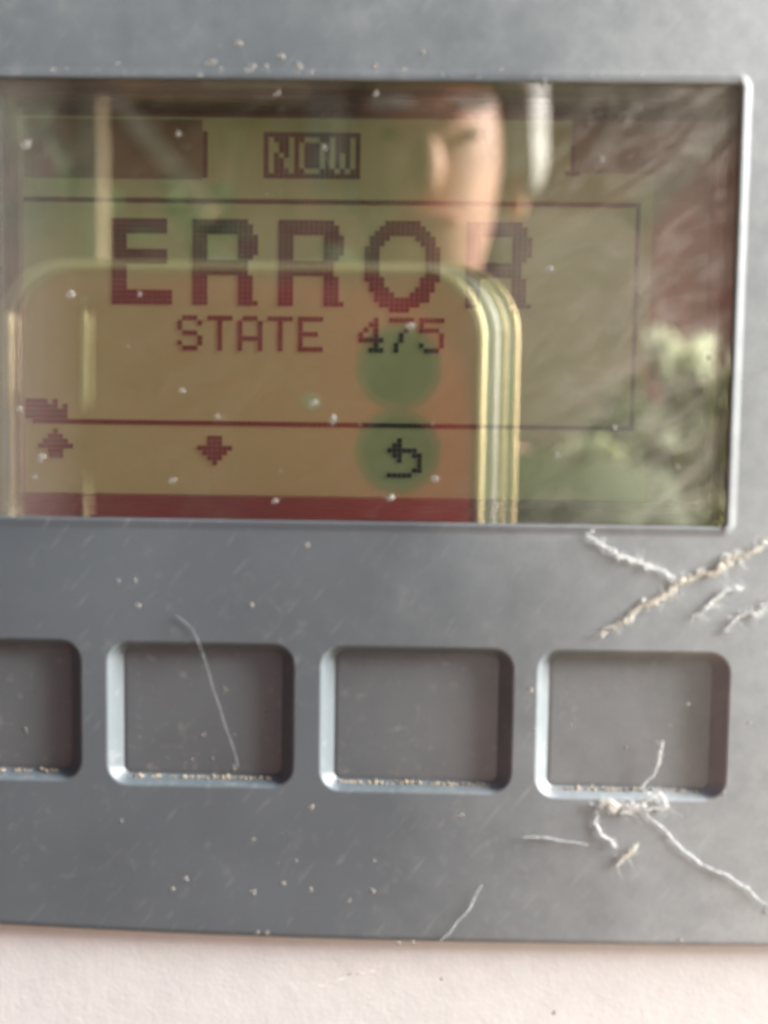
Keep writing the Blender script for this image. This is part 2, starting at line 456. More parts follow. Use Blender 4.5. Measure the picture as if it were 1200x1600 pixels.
# display recess: two steps, wide sill below
def rect(x0, x1, z0, z1, y): return rr(x0, x1, z0, z1, .25, y, 3)
LCDY = 5.2
bz = MB()
bz.loops([rect(WX0 - 1, WX1 + 1, WZ0 - 1, WZ1 + 1, .46), rect(WX0, WX1, WZ0, WZ1, .46), rect(WX0, WX1, WZ0, WZ1, 2.7),
          rect(WX0 + .12, WX1 - .12, WZ0 + .85, WZ1 - .12, 2.75), rect(WX0 + .12, WX1 - .12, WZ0 + .95, WZ1 - .12, 3.5),
          rect(WX0 + .35, WX1 - .35, WZ0 + 1.55, WZ1 - .35, 3.55), rect(WX0 + .35, WX1 - .35, WZ0 + 1.65, WZ1 - .35, LCDY + .6)])
bz.build('display_recess', MT['bezel'], dev)
pb = MB(); pb.box(WX0 + .03, WX1 - .03, .16, 1.6, WZ0 + .03, WZ1 - .03)
pane = pb.build('window_pane', MT['pane'], dev)
lb = MB(); lb.box(WX0 - 3, WX1 + 3, LCDY + .12, LCDY + 1.8, WZ0 - 3, WZ1 + 3)
lcd = lb.build('lcd_screen', MT['lcd'], dev)

def smudge(pts, wid, seed):
    """a greasy wiped streak lying on the pane"""
    mb = MB(); n = 26; q = [Vector(p) for p in pts]; L = []
    for i in range(n + 1):
        t = i / n * (len(q) - 1); k = min(int(t), len(q) - 2); c = q[k].lerp(q[k + 1], t - k)
        d = (q[k + 1] - q[k]).normalized(); w = wid * (.35 + .65 * math.sin(math.pi * min(1, max(0, i / n)))) * (1 + .5 * noise.noise((i * .3, seed, 0)))
        L.append([P(c.x - d.y * w * f, c.y + d.x * w * f, .155) for f in (-1, -.4, .4, 1)])
    vs = [v for l in L for v in l]; m_ = len(vs)
    vs += [Vector((v.x, .1585, v.z)) for v in vs]
    fs = []
    for i in range(n):
        for k in range(3):
            a = i * 4 + k; fs += [(a, a + 1, a + 5, a + 4), (m_ + a + 4, m_ + a + 5, m_ + a + 1, m_ + a)]
        for k in (0, 3): a = i * 4 + k; fs.append((a, a + 4, m_ + a + 4, m_ + a))
    mb.add(vs, fs); return mb.build('smudge', MT['smear'], pane)
for pts, wd, sd in (([(985, 310), (1040, 250), (1110, 195)], 22, 3),
                    ([(890, 300), (960, 210), (1010, 150)], 14, 4), ([(950, 520), (1030, 440), (1105, 400)], 18, 5), ([(930, 650), (1020, 610), (1110, 590)], 16, 6), ([(860, 250), (940, 175)], 10, 7),
                    ([(700, 150), (760, 170), (775, 260)], 16, 8), ([(985, 690), (1010, 740), (1035, 790)], 12, 9)):
    smudge(pts, wd, sd)

# ---- what the screen shows: dots of 0.41 mm on the crystal's own grid
o0 = P(174, 340, LCDY); DOT = (P(174 + 795, 340 + 11, LCDY).x - o0.x) / 100.0
DOTZ = (o0.z - P(174, 340 + 785 / 2, LCDY).z) / 50.0
G = {
 'E': ['###########.'] * 3 + ['###.........'] * 3 + ['###########.'] * 3 + ['###.........'] * 5 + ['############'] * 3,
 'R': ['###########..', '############.', '############.'] + ['###......####'] * 4 + ['###......###.'] + ['###########..'] * 3 + ['###......###.'] * 5 + ['###......####'],
 'O': ['....#######....', '...#########...', '..###########..', '.####.....####.', '.###.......###.', '###.........###', '###.........###', '###.........###',
       '###.........###', '###.........###', '###.........###', '####.......####', '.###.......###.', '.####.....####.', '..####...####..', '..###########..', '...########....', '.....####......'],
}
F = {
 'S': ['.###.', '#...#', '#....', '.###.', '....#', '#...#', '.###.'], 'T': ['#####'] + ['..#..'] * 6,
 'A': ['.###.', '#...#', '#...#', '#...#', '#####', '#...#', '#...#'], 'E': ['#####', '#....', '#....', '####.', '#....', '#....', '#####'],
 '4': ['...#.', '..##.', '.#.#.', '#..#.', '#####', '...#.', '..###'], '7': ['#####', '....#', '...#.', '..#..', '..#..', '.#...', '.#...'],
 '5': ['#####', '#....', '####.', '....#', '....#', '#...#', '.###.'],
 'N': ['#...#', '##..#', '##..#', '#.#.#', '#..##', '#..##', '#...#'], 'O': ['.###.', '#...#', '#...#', '#...#', '#...#', '#...#', '.###.'],
 'W': ['#...#', '#...#', '#...#', '#.#.#', '#.#.#', '#.#.#', '.#.#.'],
}
def dots(name, cells, parent=lcd):
    """one mesh of small raised dots; runs of a row are joined"""
    mb = MB(); cells = set(cells); gp = .014
    for (c, r) in sorted(cells):
        mb.box(o0.x + c * DOT + gp, o0.x + (c + 1) * DOT - gp, LCDY + .03, LCDY + .1, o0.z - (r + 1) * DOTZ + gp, o0.z - r * DOTZ - gp)
    return mb.build(name, MT['ink'], parent, recalc=False)
def glyph(rows, c0, r0): return [(c0 + i, r0 + j) for j, row in enumerate(rows) for i, ch in enumerate(row) if ch == '#']
big = []
for ch, c in zip('ERROR', (0, 16, 33, 50, 70)): big.append((ch, glyph(G[ch], c, 0)))
for ch, cells in big: dots('large_letter', cells)
for i, ch in enumerate('STATE 475'):
    if ch != ' ': dots('small_letter' if ch.isalpha() else 'small_digit', glyph(F[ch], 13 + 6 * i, 19))
now = set((c, r) for c in range(30, 49) for r in range(-17, -8))
for i, ch in enumerate('NOW'): now -= set(glyph(F[ch], 31 + 6 * i, -16))
dots('tab_label', now)
dots('tab_divider', [(18, r) for r in range(-17, -8)])
dots('tab_divider', [(90, r) for r in range(-15, -9)] + [(89, -10), (91, -10)])
dots('frame_line', [(c, -4) for c in range(-18, 104)])
dots('frame_line', [(103, r) for r in range(-3, 40)])
dots('frame_line', [(c, 40) for c in range(-16, 104)])
dots('menu_label', [(c, r) for c in range(-18, -9) for r in range(36, 40) if not (r < 37 and c in (-13, -10)) and not (c == -11 and r < 38)])
dots('up_arrow', glyph(['...#...', '..###..', '.#####.', '#######', '..###..', '..###..'], -15, 42))
dots('down_arrow', glyph(['..###..', '..###..', '#######', '.#####.', '..###..', '...#...'], 17, 43))
dots('return_arrow', glyph(['..#....', '.##....', '######.', '.##..##', '..#...#', '......#', '.....##', '#####..'], 55, 43))
# border of the crystal outside its dots
mb = MB()
xr, xl = P(1016, 500, LCDY).x, P(38, 500, LCDY).x
mb.box(xr, WX1 + 1, LCDY + .02, LCDY + .11, WZ0 - 1, WZ1 + 1); mb.build('screen_border', MT['margin'], lcd)
mb = MB(); mb.box(WX0 - 1, xl, LCDY + .02, LCDY + .11, WZ0 - 1, WZ1 + 1); mb.build('screen_border', MT['margin'], lcd)

mb = MB(); p, q = P(500, 184, LCDY), P(500, 100, LCDY)
mb.box(WX0 - 1, WX1 + 1, LCDY + .02, LCDY + .14, p.z, q.z); mb.build('top_shade_strip', MT['top_shade'], lcd)  # dark strip painting in the recess wall's shade and reflection at the top
for a_, b_, y1_ in ((36, 316, 277), (893, 1052, 270)):           # two darker strips at the ends of the header
    p, q = P(a_, y1_, LCDY), P(b_, 186, LCDY); mb = MB(); mb.box(p.x, q.x, LCDY + .103, LCDY + .115 if a_ < 500 else LCDY + .114, p.z, q.z); mb.build('header_strip', MT['header_strip'], lcd)

# scuff on the white paint
mb = MB()
for i in range(16):
    f = i / 15
    p = P(485 + 120 * f + rnd.uniform(-6, 6), 1552 - 52 * f + rnd.uniform(-5, 5), .95)
    mb.blob((p.x, .99, p.z), rnd.uniform(.5, 1.0), .05, rnd.uniform(.14, .32) * (1.2 - abs(f - .5)), ang=R(24) + rnd.uniform(-.15, .15))
sco = mb.build('paint_scuff', simple('bare_scuff', (.70, .69, .66), .6, var=.05), dev, True); tag(sco, kind='stuff')

# ------------------------------------------------------------------ dust, webs, fibres
dm = MB()
def speck(px, py, r, y=0.0, flat=.5):
    r *= .8; flat *= .22
    for k in range(3 if r > 3 else 1):
        p = P(px + (rnd.gauss(0, r * .4) if k else 0), py + (rnd.gauss(0, r * .4) if k else 0), y); q = r * (.65 if k else 1)
        dm.blob((p.x, y - q * flat * .5 / 21, p.z), q / 21 * rnd.uniform(.7, 1.2), q / 21 * flat, q / 21 * rnd.uniform(.6, 1.1), rnd.uniform(0, 3), .32)
PY = .16
for a in ((40, 226, 9, PY), (435, 146, 8, PY), (588, 147, 7, PY), (508, 231, 6, PY), (610, 778, 9, PY), (520, 656, 9, PY), (110, 460, 8, PY), (268, 752, 8, PY), (280, 210, 6, PY),
          (858, 420, 8, PY), (940, 250, 6, PY), (1060, 730, 7, PY), (680, 748, 8, PY), (492, 628, 9, PY), (30, 640, 7, PY), (66, 715, 8, PY), (285, 610, 7, PY), (775, 790, 7, PY), (960, 669, 6, PY),
          (870, 710, 6, PY), (430, 782, 6, PY), (640, 510, 8, PY), (1108, 560, 6, PY), (55, 745, 5, PY), (340, 650, 5, PY), (218, 460, 5, PY),
          (480, 851, 7, 0), (486, 1262, 8, 0), (396, 1395, 6, 0), (486, 1390, 5, 0), (215, 945, 6, 0), (210, 905, 6, 0), (392, 945, 5, 0), (184, 908, 5, 0), (290, 1372, 7, 0), (270, 1390, 6, 0),
          (443, 1380, 6, 0), (545, 1408, 5, 0), (583, 1393, 5, 0), (395, 1312, 5, 0), (190, 1282, 5, 0), (720, 1274, 6, 0), (402, 1456, 5, 0), (418, 1457, 5, 0), (585, 1345, 5, 0), (462, 1345, 4, 0),
          (328, 98, 8, 0), (440, 88, 9, 0), (466, 104, 8, 0), (372, 68, 7, 0), (395, 105, 7, 0), (585, 104, 6, 0), (660, 80, 5, 0), (1075, 1100, 4, 0), (1170, 1130, 4, 0),
          (352, 1080, 7, .93), (40, 1140, 7, .93), (365, 1147, 5, .93), (318, 1148, 5, .93), (418, 1113, 4, .93), (978, 1168, 5, .93), (892, 1133, 3, .93), (300, 1185, 4, .93), (332, 1185, 4, .93), (365, 1200, 6, .93),
          (828, 1080, 6, 0), (835, 1140, 5, 0), (866, 1582, 5, .95), (690, 1530, 4, .95), (1130, 1240, 5, 0), (1195, 1425, 6, 0), (1062, 1470, 6, 0), (645, 1472, 5, 0), (622, 1473, 6, 0)):
    speck(*a)
for i in range(150):
    px, py = rnd.uniform(-40, 1240), rnd.uniform(-30, 1470)
    inwin = -20 < px < 1150 and 110 < py < 830
    inkey = any(a - 6 < px < b + 6 and 1000 < py < 1250 for a, b in ((-167, 126), (168, 458), (501, 800), (839, 1137)))
    if inkey and not (py > 1040 and py < 1200): continue
    speck(px, py, rnd.choice((1.2, 1.4, 1.6, 1.9, 2.3, 2.8)) * (.8 if inwin else 1), PY if inwin else (0 if not inkey else 40 and .93) if True else 0, .45)
for i in range(46):                                    # along the bead above the window
    t = rnd.random(); speck(60 + 1080 * t, 107 + 13 * t + rnd.gauss(0, 4), rnd.choice((2, 2.5, 3, 4)), -.3, .5)
du = dm.build('settled_dust', MT['dust'], None, True); tag(du, 'pale specks of dust and grit settled on the grey front', 'dust', kind='stuff')

# grit lying along the lower edge of each key
gm = MB()
for (x0, x1, z0, z1) in KEYS:
    n = 60; ps = []; rs = []
    for i in range(n + 1):
        t = i / n
        ps.append((x0 + 1.5 + (x1 - x0 - 3.0) * t, .80, z0 + .40 + .05 * noise.noise((t * 22 + x0, 3, 1))))
        rs.append(max(.03, .10 + .14 * noise.noise((t * 17 + x0, 8, 2)) - (.1 if i in (0, n) else 0)))
    gm.tube(ps, rs, 6)
    for i in range(50):
        t = rnd.random(); r = rnd.uniform(.06, .13)
        gm.blob((x0 + 1.5 + (x1 - x0 - 3.0) * t, .68, z0 + .42 + rnd.gauss(0, .09)), r * 1.6, r * .8, r, rnd.uniform(0, 3), .3)
gd = gm.build('key_grit', MT['grit'], None, True); tag(gd, 'sandy grit lying along the lower edge of each recessed key', 'grit', kind='stuff')

def strand(name, pxs, r, mat, label, cat, y=-.15, fuzz=1.0, lumps=.45, amp=3.0, group=None):
    """a lumpy woolly strand along points given in the picture, lying on the fascia"""
    pts = []
    for i in range(len(pxs) - 1):
        a, b = Vector(pxs[i]), Vector(pxs[i + 1]); n = max(3, int((b - a).length / 4))
        for k in range(n): pts.append(a.lerp(b, k / n))
    pts.append(Vector(pxs[-1])); mb = MB(); core, rad = [], []
    ph = rnd.uniform(0, 100)
    for i, q in enumerate(pts):
        nx = noise.noise((i * .13 + ph, 0, 3)); nz = noise.noise((i * .13 + ph, 7, 3))
        p = P(q.x + nx * amp, q.y + nz * amp, 0)
        core.append(Vector((p.x, y - abs(nx) * .12, p.z)))
        rad.append(r / 21 * (1 + lumps * 2 * noise.noise((i * .22 + ph, 1, 9))) * (.55 if i in (0, len(pts) - 1) else 1))
    if fuzz == 0:
        mb.tube(core, [max(x, r / 70) for x in rad], 6)
    else:
        nf_ = int(6 + r * 2.6)
        for f in range(nf_):                           # a loose bundle of fine wandering fibres
            a0 = rnd.randint(0, max(0, len(core) // 2)) if f > 1 else 0
            a1 = rnd.randint(a0 + 2, len(core) - 1) if f > 1 and a0 + 2 < len(core) - 1 else len(core) - 1
            q = rnd.uniform(0, 100); wd = r / 21 * rnd.uniform(.5, 1.3)
            ps = [core[i] + Vector((noise.noise((i * .25 + q, 1, 0)) * wd * 1.6, noise.noise((i * .25 + q, 5, 0)) * .14, noise.noise((i * .25 + q, 9, 0)) * wd * 1.6)) for i in range(a0, a1 + 1)]
            if len(ps) > 2: mb.tube(ps, rnd.choice((.012, .018, .026)), 4)
        for i, c in enumerate(core):
            for _ in range(int(2 * fuzz)):
                if rnd.random() < .35 + .4 * noise.noise((i * .2 + ph, 4, 4)):
                    rr_ = r / 21 * rnd.uniform(.08, .28)
                    mb.blob(c + Vector((rnd.gauss(0, r / 38), rnd.uniform(-.1, .1), rnd.gauss(0, r / 38))), rr_ * 1.8, rr_ * .6, rr_, rnd.uniform(0, 3), .35)
            if rnd.random() < .8 * fuzz:
                a = rnd.uniform(0, 6.28); L = rnd.uniform(.2, 1.0) * r / 6
                e = c + Vector((math.cos(a) * L, rnd.uniform(-.15, .1), math.sin(a) * L))
                mb.tube([c, c.lerp(e, .5) + Vector((rnd.gauss(0, .06), 0, rnd.gauss(0, .06))), e], [.014, .012, .007], 4)
    o = mb.build(name, mat, None, True)
    return tag(o, label, cat, group)

strand('cobweb_strand', [(1215, 838), (1160, 868), (1108, 893), (1070, 905), (1040, 930), (1000, 950), (960, 978), (925, 994)], 10, MT['webgold'],
       'straw coloured cobweb strand running from the right edge down towards the rightmost key', 'cobweb', fuzz=.55, amp=8)
strand('cobweb_strand', [(916, 834), (940, 852), (975, 872), (1015, 884), (1045, 896), (1056, 912)], 7, MT['web'],
       'pale cobweb strand just below the lower right corner of the window', 'cobweb')
strand('cobweb_strand', [(1132, 985), (1160, 958), (1185, 958), (1215, 930)], 8, MT['web'], 'whitish cobweb patch at the right edge beside the straw coloured strand', 'cobweb', fuzz=1.4)
strand('cobweb_strand', [(1085, 965), (1108, 940), (1135, 925), (1160, 915)], 7, MT['web'], 'loose whitish web wisp just under the straw coloured strand', 'cobweb', fuzz=1.3, amp=8)
strand('cobweb_strand', [(1000, 1235), (1025, 1212), (1032, 1190), (1038, 1160)], 4, MT['web'], 'thin white web thread rising up the rightmost key', 'cobweb', y=.35, fuzz=.8)
strand('lint_tuft', [(930, 1262), (948, 1248), (965, 1256), (985, 1262), (1010, 1252), (1030, 1240), (1042, 1262), (1020, 1262), (990, 1266), (955, 1268)], 8, MT['web'],
       'fluffy off-white lint tuft on the lower edge of the rightmost key', 'lint', fuzz=1.6, amp=7)
strand('lint_clump', [(938, 1252), (952, 1247), (962, 1256), (950, 1262)], 8, MT['webgold'], 'peach coloured lint clump at the left end of the white tuft', 'lint', y=-.4, fuzz=1.2)
strand('lint_thread', [(932, 1268), (930, 1285), (940, 1302), (955, 1312), (960, 1322)], 4.5, MT['web'], 'short curled white lint thread hanging below the tuft', 'lint', fuzz=1)
strand('seed_husk', [(962, 1352), (974, 1340), (986, 1330), (996, 1318)], 7, MT['webgold'], 'small beige husk at the end of the curled thread', 'husk', fuzz=.5, lumps=.2)
strand('cobweb_strand', [(1010, 1270), (1040, 1298), (1068, 1328), (1100, 1352), (1140, 1368), (1180, 1400), (1215, 1415)], 3.2, MT['thread'],
       'faint web strand trailing from the lint tuft to the lower right corner', 'cobweb', fuzz=.9, amp=6)
strand('cobweb_strand', [(818, 1306), (850, 1308), (880, 1312), (915, 1318)], 2.2, MT['thread'], 'fine level web thread left of the curled lint below the keys', 'cobweb', fuzz=.5)
strand('cobweb_strand', [(690, 1470), (712, 1442), (735, 1415), (752, 1382)], 2.6, MT['thread'], 'slanted pale web thread near the lower edge of the grey front', 'cobweb', fuzz=.5)
strand('hair_fibre', [(276, 960), (302, 982), (318, 1022), (334, 1075), (350, 1125), (366, 1170), (374, 1198)], 1.5, MT['hair'],
       'long thin grey fibre lying across the second key from the left', 'fibre', y=-.12, fuzz=0, lumps=.15, amp=1.5)

# ------------------------------------------------------------------ the phone that takes the picture
ph = empty('mobile_phone', (-20, -75, -40), 'red mobile phone with gold edge and two round lenses held up before the display', 'mobile phone')
YB = -71.0                              # plane of the phone's back
def MX(px): return M(px, 620, YB).x
def MZ(py): return M(400, py, YB).z
x0, x1, zt = MX(20), MX(748), MZ(418); zb = zt - 150
b = MB()
b.loops([rr(x0, x1, zb, zt, 9.5, y, 10, o) for o, y in ((-.6, YB + .0), (-.2, YB - .12), (0, YB - .6), (0, YB - 7), (-.6, YB - 7.8))], True, True)
b.build('back_plate', MT['red'], ph, True)
def shell(ol, o, ot, y, r): return rr(x0 - ol, x1 + o, zb - ot, zt + ot, 9.5 + r + ot * .5, y, 10, r)
def rim(ol, o, ot, y, r, mat, name):
    b = MB(); loops = [shell(ol, o, ot, y + r * math.sin(2 * math.pi * k / 8), r * math.cos(2 * math.pi * k / 8)) for k in range(8)]
    loops.append(loops[0]); b.loops(loops); return b.build(name, mat, ph, True)
rim(.35, .45, .3, YB + .2, .62, MT['gold'], 'edge_trim')
rim(1.3, 2.5, .5, YB - .3, .45, MT['silver'], 'edge_trim')
rim(1.9, 3.9, .8, YB - .6, .4, MT['gold'], 'edge_trim')
rim(2.4, 5.7, 1.0, YB - .8, .35, MT['gold'], 'edge_trim')
b = MB(); b.loops([shell(2.4, 5.8, 1.0, y, o) for o, y in ((.1, YB - .9), (.3, YB - 1.2), (.3, YB - 9.5), (-.5, YB - 10))], True, True)
b.build('case_shell', simple('clear_case', (.20, .22, .12), .3), ph, True)
for px, r in ((131, .6), (11, 1.3)):  # added gold strips: inner imitates the edge's second reflection, outer its shine
    for ya, yb in ((478, 650), (738, 1500)):
        b = MB(); n = 8
        b.tube([(MX(px + (7 - i) * (.9 if ya < 500 and i < 7 else 0) * .3), YB + .1, MZ(ya + (yb - ya) * i / n)) for i in range(n + 1)], [r * (.3 if i in (0, n) else 1) for i in range(n + 1)], 8)
        b.build('added_edge_line', MT['gold'], ph, True)
def disc(c, r, y0, y1, mat, name, par=ph):
    b = MB(); L = lambda q, y: [(c[0] + q * math.cos(2 * math.pi * k / 40), y, c[1] + q * math.sin(2 * math.pi * k / 40)) for k in range(40)]
    b.loops([L(r, y0), L(r, y1 - .1), L(r - .15, y1)], True, True); return b.build(name, mat, par, False)
disc((0, 0), 5.3, YB - .5, YB + .45, MT['black'], 'camera_lens')
disc((0, MZ(570)), 5.3, YB - .5, YB + .45, MT['black'], 'camera_lens')
for z_ in (0, MZ(570)): disc((0, z_), 6.5, YB - .5, YB + .25, MT['lensring'], 'lens_ring')
disc((MX(485), MZ(625)), 1.4, YB - .5, YB + .3, MT['flash'], 'flash')
b = MB(); b.loops([rr(x0, x1, zb, zt, 9.5, y, 10, -2.5) for y in (YB - 9.8, YB - 10.1)], True, True); b.build('touch_screen', MT['phone_dark'], ph)

# ------------------------------------------------------------------ the person behind the phone
def skin(name, nodes, edges, mat, parent=None, sub=2, root=0):
    """nodes: (x,y,z,rx[,ry]) in mm; one continuous skinned surface"""
    off = Vector((0, 0, 0))
    if parent is not None: off = parent.location / MM
    me = bpy.data.meshes.new(name)
    me.from_pydata([(Vector(n[:3]) - off) * MM for n in nodes], edges, [])
    o = bpy.data.objects.new(name, me); COL.objects.link(o)
    if parent is not None: o.parent = parent
    md = o.modifiers.new('skin', 'SKIN'); md.use_smooth_shade = True
    for i, n in enumerate(nodes):
        sv = me.skin_vertices[0].data[i]; sv.radius = (n[3] * MM, (n[4] if len(n) > 4 else n[3]) * MM); sv.use_root = i == root
    o.modifiers.new('sub', 'SUBSURF').levels = sub; o.modifiers['sub'].render_levels = sub
    dg = bpy.context.evaluated_depsgraph_get()
    m2 = bpy.data.meshes.new_from_object(o.evaluated_get(dg)); o.modifiers.clear(); o.data = m2
    m2.materials.clear(); m2.materials.append(mat)
    return o

hc = M(668, 262, -730)                   # centre of the head
pe = empty('person', (hc.x, hc.y - 40, GZ), 'grey haired person in a dark green shirt looking down at the red phone', 'person')
hx, hy, hz = hc
def hp(x, y, z): return (hx + x, hy + y, hz + z)
sh = hz - 265
nodes = [(*hp(0, -60, -720), 150, 110), (*hp(0, -62, -560), 140, 105), (*hp(0, -70, -420), 155, 110), (*hp(0, -72, -310), 150, 95), (*hp(0, -74, -225), 60), (*hp(0, -58, -150), 46),
         (*hp(0, -8, -84), 46, 56), (*hp(0, -8, -28), 68, 76), (*hp(0, -14, 42), 76, 86), (*hp(0, -18, 92), 55, 62),
         # arms: shoulder, elbow, wrist, palm
         (*hp(190, -80, -300), 58), (*hp(235, 20, -540), 46), (x1 + 60, -215, zb - 30, 34), (x1 + 22, -112, zb + 30, 27),
         (*hp(-190, -80, -300), 58), (*hp(-265, 40, -530), 46), (x0 - 65, -210, zb - 20, 34), (x0 - 24, -112, zb + 42, 27),
         # legs
         (*hp(95, -60, -830), 95), (*hp(105, -50, -1200), 62), (*hp(110, -70, -1550), 44), (hx + 115, hy + 30, GZ + 45, 40),
         (*hp(-95, -60, -830), 95), (*hp(-105, -60, -1200), 62), (*hp(-110, -80, -1550), 44), (hx - 115, hy + 20, GZ + 45, 40)]
edges = [(0, 1), (1, 2), (2, 3), (3, 4), (4, 5), (5, 6), (6, 7), (7, 8), (8, 9), (3, 10), (10, 11), (11, 12), (12, 13), (3, 14), (14, 15), (15, 16), (16, 17),
         (0, 18), (18, 19), (19, 20), (20, 21), (0, 22), (22, 23), (23, 24), (24, 25)]
nf = len(nodes)
# five fingers on each hand, closed round the phone's sides
def chain(base, pts):
    i = len(nodes); nodes.extend(pts); edges.append((base, i)); edges.extend((i + k, i + k + 1) for k in range(len(pts) - 1))
for base, sd, xe in ((13, 1, x1), (17, -1, x0)):                   # four fingers round each side of the phone, thumbs on its screen
    bx, by, bz_ = nodes[base][:3]
    for dz, ln in ((34, .95), (14, 1.0), (-6, .95), (-25, .8)):
        chain(base, [(xe + sd * 16, -96, bz_ + dz + 6, 8.5), (xe + sd * 12, -80, bz_ + dz * 1.15 + 10, 8), (xe + sd * 4, -63.5, bz_ + dz * 1.2 + 12, 7), (xe - sd * 10 * ln, -62, bz_ + dz * 1.2 + 14, 6)])
    chain(base, [(bx - sd * 22, -100, bz_ + 22, 10), (bx - sd * 36, -92, bz_ + 44, 9.5), (bx - sd * 46, -90, bz_ + 62, 8)])
body = skin('body', nodes, edges, MT['skin'], pe)
# face: nose, brow, ears, mouth as sub-parts of the body's head
def lump(name, c, rx, ry, rz, mat, par, seg=14):
    b = MB(); loops = []
    for i in range(1, seg):
        th = math.pi * i / seg
        loops.append([(c[0] + rx * math.sin(th) * math.cos(2 * math.pi * k / 16), c[1] + ry * math.sin(th) * math.sin(2 * math.pi * k / 16), c[2] + rz * math.cos(th)) for k in range(16)])
    b.loops(loops, True, True); return b.build(name, mat, par, True)
lump('nose', hp(0, 64, -16), 11, 13, 22, MT['skin'], pe)
for s_ in (-1, 1):
    lump('ear', hp(s_ * 78, -18, -8), 9, 18, 30, MT['skin'], pe)
    lump('eye', hp(s_ * 31, 60, 8), 9, 8, 2.6, MT['hairdark'], pe)
    lump('eyebrow', hp(s_ * 32, 64, 30), 18, 7, 4, MT['hairgrey'], pe)
    for k in range(4): lump('hair_tuft', hp(s_ * (79 + rnd.uniform(-3, 3)), -28 + rnd.uniform(-10, 10), 22 + 22 * k), 24, 40, 42, MT['hairgrey'], pe, 9)
lump('mouth', hp(0, 62, -56), 26, 8, 7, simple('lips', (.45, .16, .13), .5), pe)
# hair: a cap with thick sides
hv = MB()
hl = []
for i in range(1, 9):
    th = R(8 + i * 11.5); ring_ = []
    for k in range(24):
        a = 2 * math.pi * k / 24; front = max(0, math.sin(a))
        zz = math.cos(th) * 112
        if front > .35: zz = max(zz, 62 - 10 * abs(math.cos(a)))
        j = 1 + .05 * noise.noise((k * .9, i * .7, 2))
        ring_.append(hp(math.sin(th) * 93 * math.cos(a) * j, -14 + math.sin(th) * (100 if a > math.pi else 90) * math.sin(a) * j, zz))
    hl.append(ring_)
hv.loops(hl, False, True); hv.build('hair', MT['hairgrey'], pe, True)
# shirt and trousers, a little wider than the body
sn = [(*hp(0, -60, -730), 166, 124), (*hp(0, -62, -560), 156, 118), (*hp(0, -70, -420), 172, 122), (*hp(0, -72, -310), 165, 108), (*hp(0, -62, -240), 84),
      (*hp(192, -80, -298), 74), (*hp(235, 20, -540), 62), (x1 + 66, -235, zb - 34, 44), (*hp(-192, -80, -298), 74), (*hp(-265, 40, -530), 62), (x0 - 72, -232, zb - 26, 44)]
skin('shirt', sn, [(0, 1), (1, 2), (2, 3), (3, 4), (3, 5), (5, 6), (6, 7), (3, 8), (8, 9), (9, 10)], MT['shirt'], pe)
tn = [(*hp(0, -60, -735), 160, 120), (*hp(95, -60, -840), 108), (*hp(105, -50, -1200), 78), (*hp(110, -70, -1545), 66), (*hp(-95, -60, -840), 108), (*hp(-105, -60, -1200), 78), (*hp(-110, -80, -1545), 66)]
skin('trousers', tn, [(0, 1), (1, 2), (2, 3), (0, 4), (4, 5), (5, 6)], MT['trousers'], pe)
for s_ in (-1, 1): lump('shoe', (hx + s_ * 114, hy - 5, GZ + 42), 52, 130, 44, MT['shoe'], pe)

# ------------------------------------------------------------------ garden mirrored in the pane
def tree(name, base, h, crown, mat, nleaf, size, label, cat, group=None, seed=1, trunk_r=60, turn=0.0):
    """tapered trunk with limbs; the crown is many leaf-sized faces in clumps. crown: list of (x,y,z,rx,ry,rz) relative to base"""
    rg = random.Random(seed)
    t = empty(name, base, label, cat, group); B = Vector(base)
    b = MB()
    pts = [B + Vector((rg.gauss(0, h * .012) * i, rg.gauss(0, h * .012) * i, h * i / 7)) for i in range(8)]
    b.tube(pts, [trunk_r * (1 - .75 * i / 7) * (1.25 if i == 0 else 1) for i in range(8)], 9)
    for c in crown:
        st = pts[rg.randint(2, 5)]; e = B + Vector(c[:3])
        b.tube([st, st.lerp(e, .4) + Vector((0, 0, h * .03)), e], [trunk_r * .35, trunk_r * .24, trunk_r * .08], 6)
    b.build('trunk', MT['bark'], t, True)
    b = MB(); tot = sum(c[3] * c[4] * c[5] for c in crown) ** 1
    for c in crown:
        n = int(nleaf * c[3] * c[4] * c[5] / tot)
        cl = [Vector((rg.gauss(0, .42), rg.gauss(0, .42), rg.gauss(0, .42))) for _ in range(max(6, n // 90))]
        for _ in range(n):
            q = rg.choice(cl) + Vector((rg.gauss(0, .13), rg.gauss(0, .13), rg.gauss(0, .13)))
            p = B + Vector((c[0] + q.x * c[3], c[1] + q.y * c[4], c[2] + q.z * c[5]))
            a = Vector((rg.gauss(0, 1), rg.gauss(0, 1), rg.gauss(0, .7))) + (sdir + Vector((0, .8, 0))) * turn; a.normalize(); d = a.orthogonal().normalized()
            d.rotate(Matrix.Rotation(rg.uniform(0, 6.28), 3, a)); s1 = size * rg.uniform(.6, 1.3)
            e = a.cross(d)
            b.add([p - d * s1, p + e * s1 * .45, p + d * s1, p - e * s1 * .45], [(0, 1, 2, 3)])
    b.build('crown', mat, t, recalc=False)
    return t
def gx(px, dist): return M(px, 500, -dist).x
def gzz(py, dist): return M(600, py, -dist).z
D = 4200
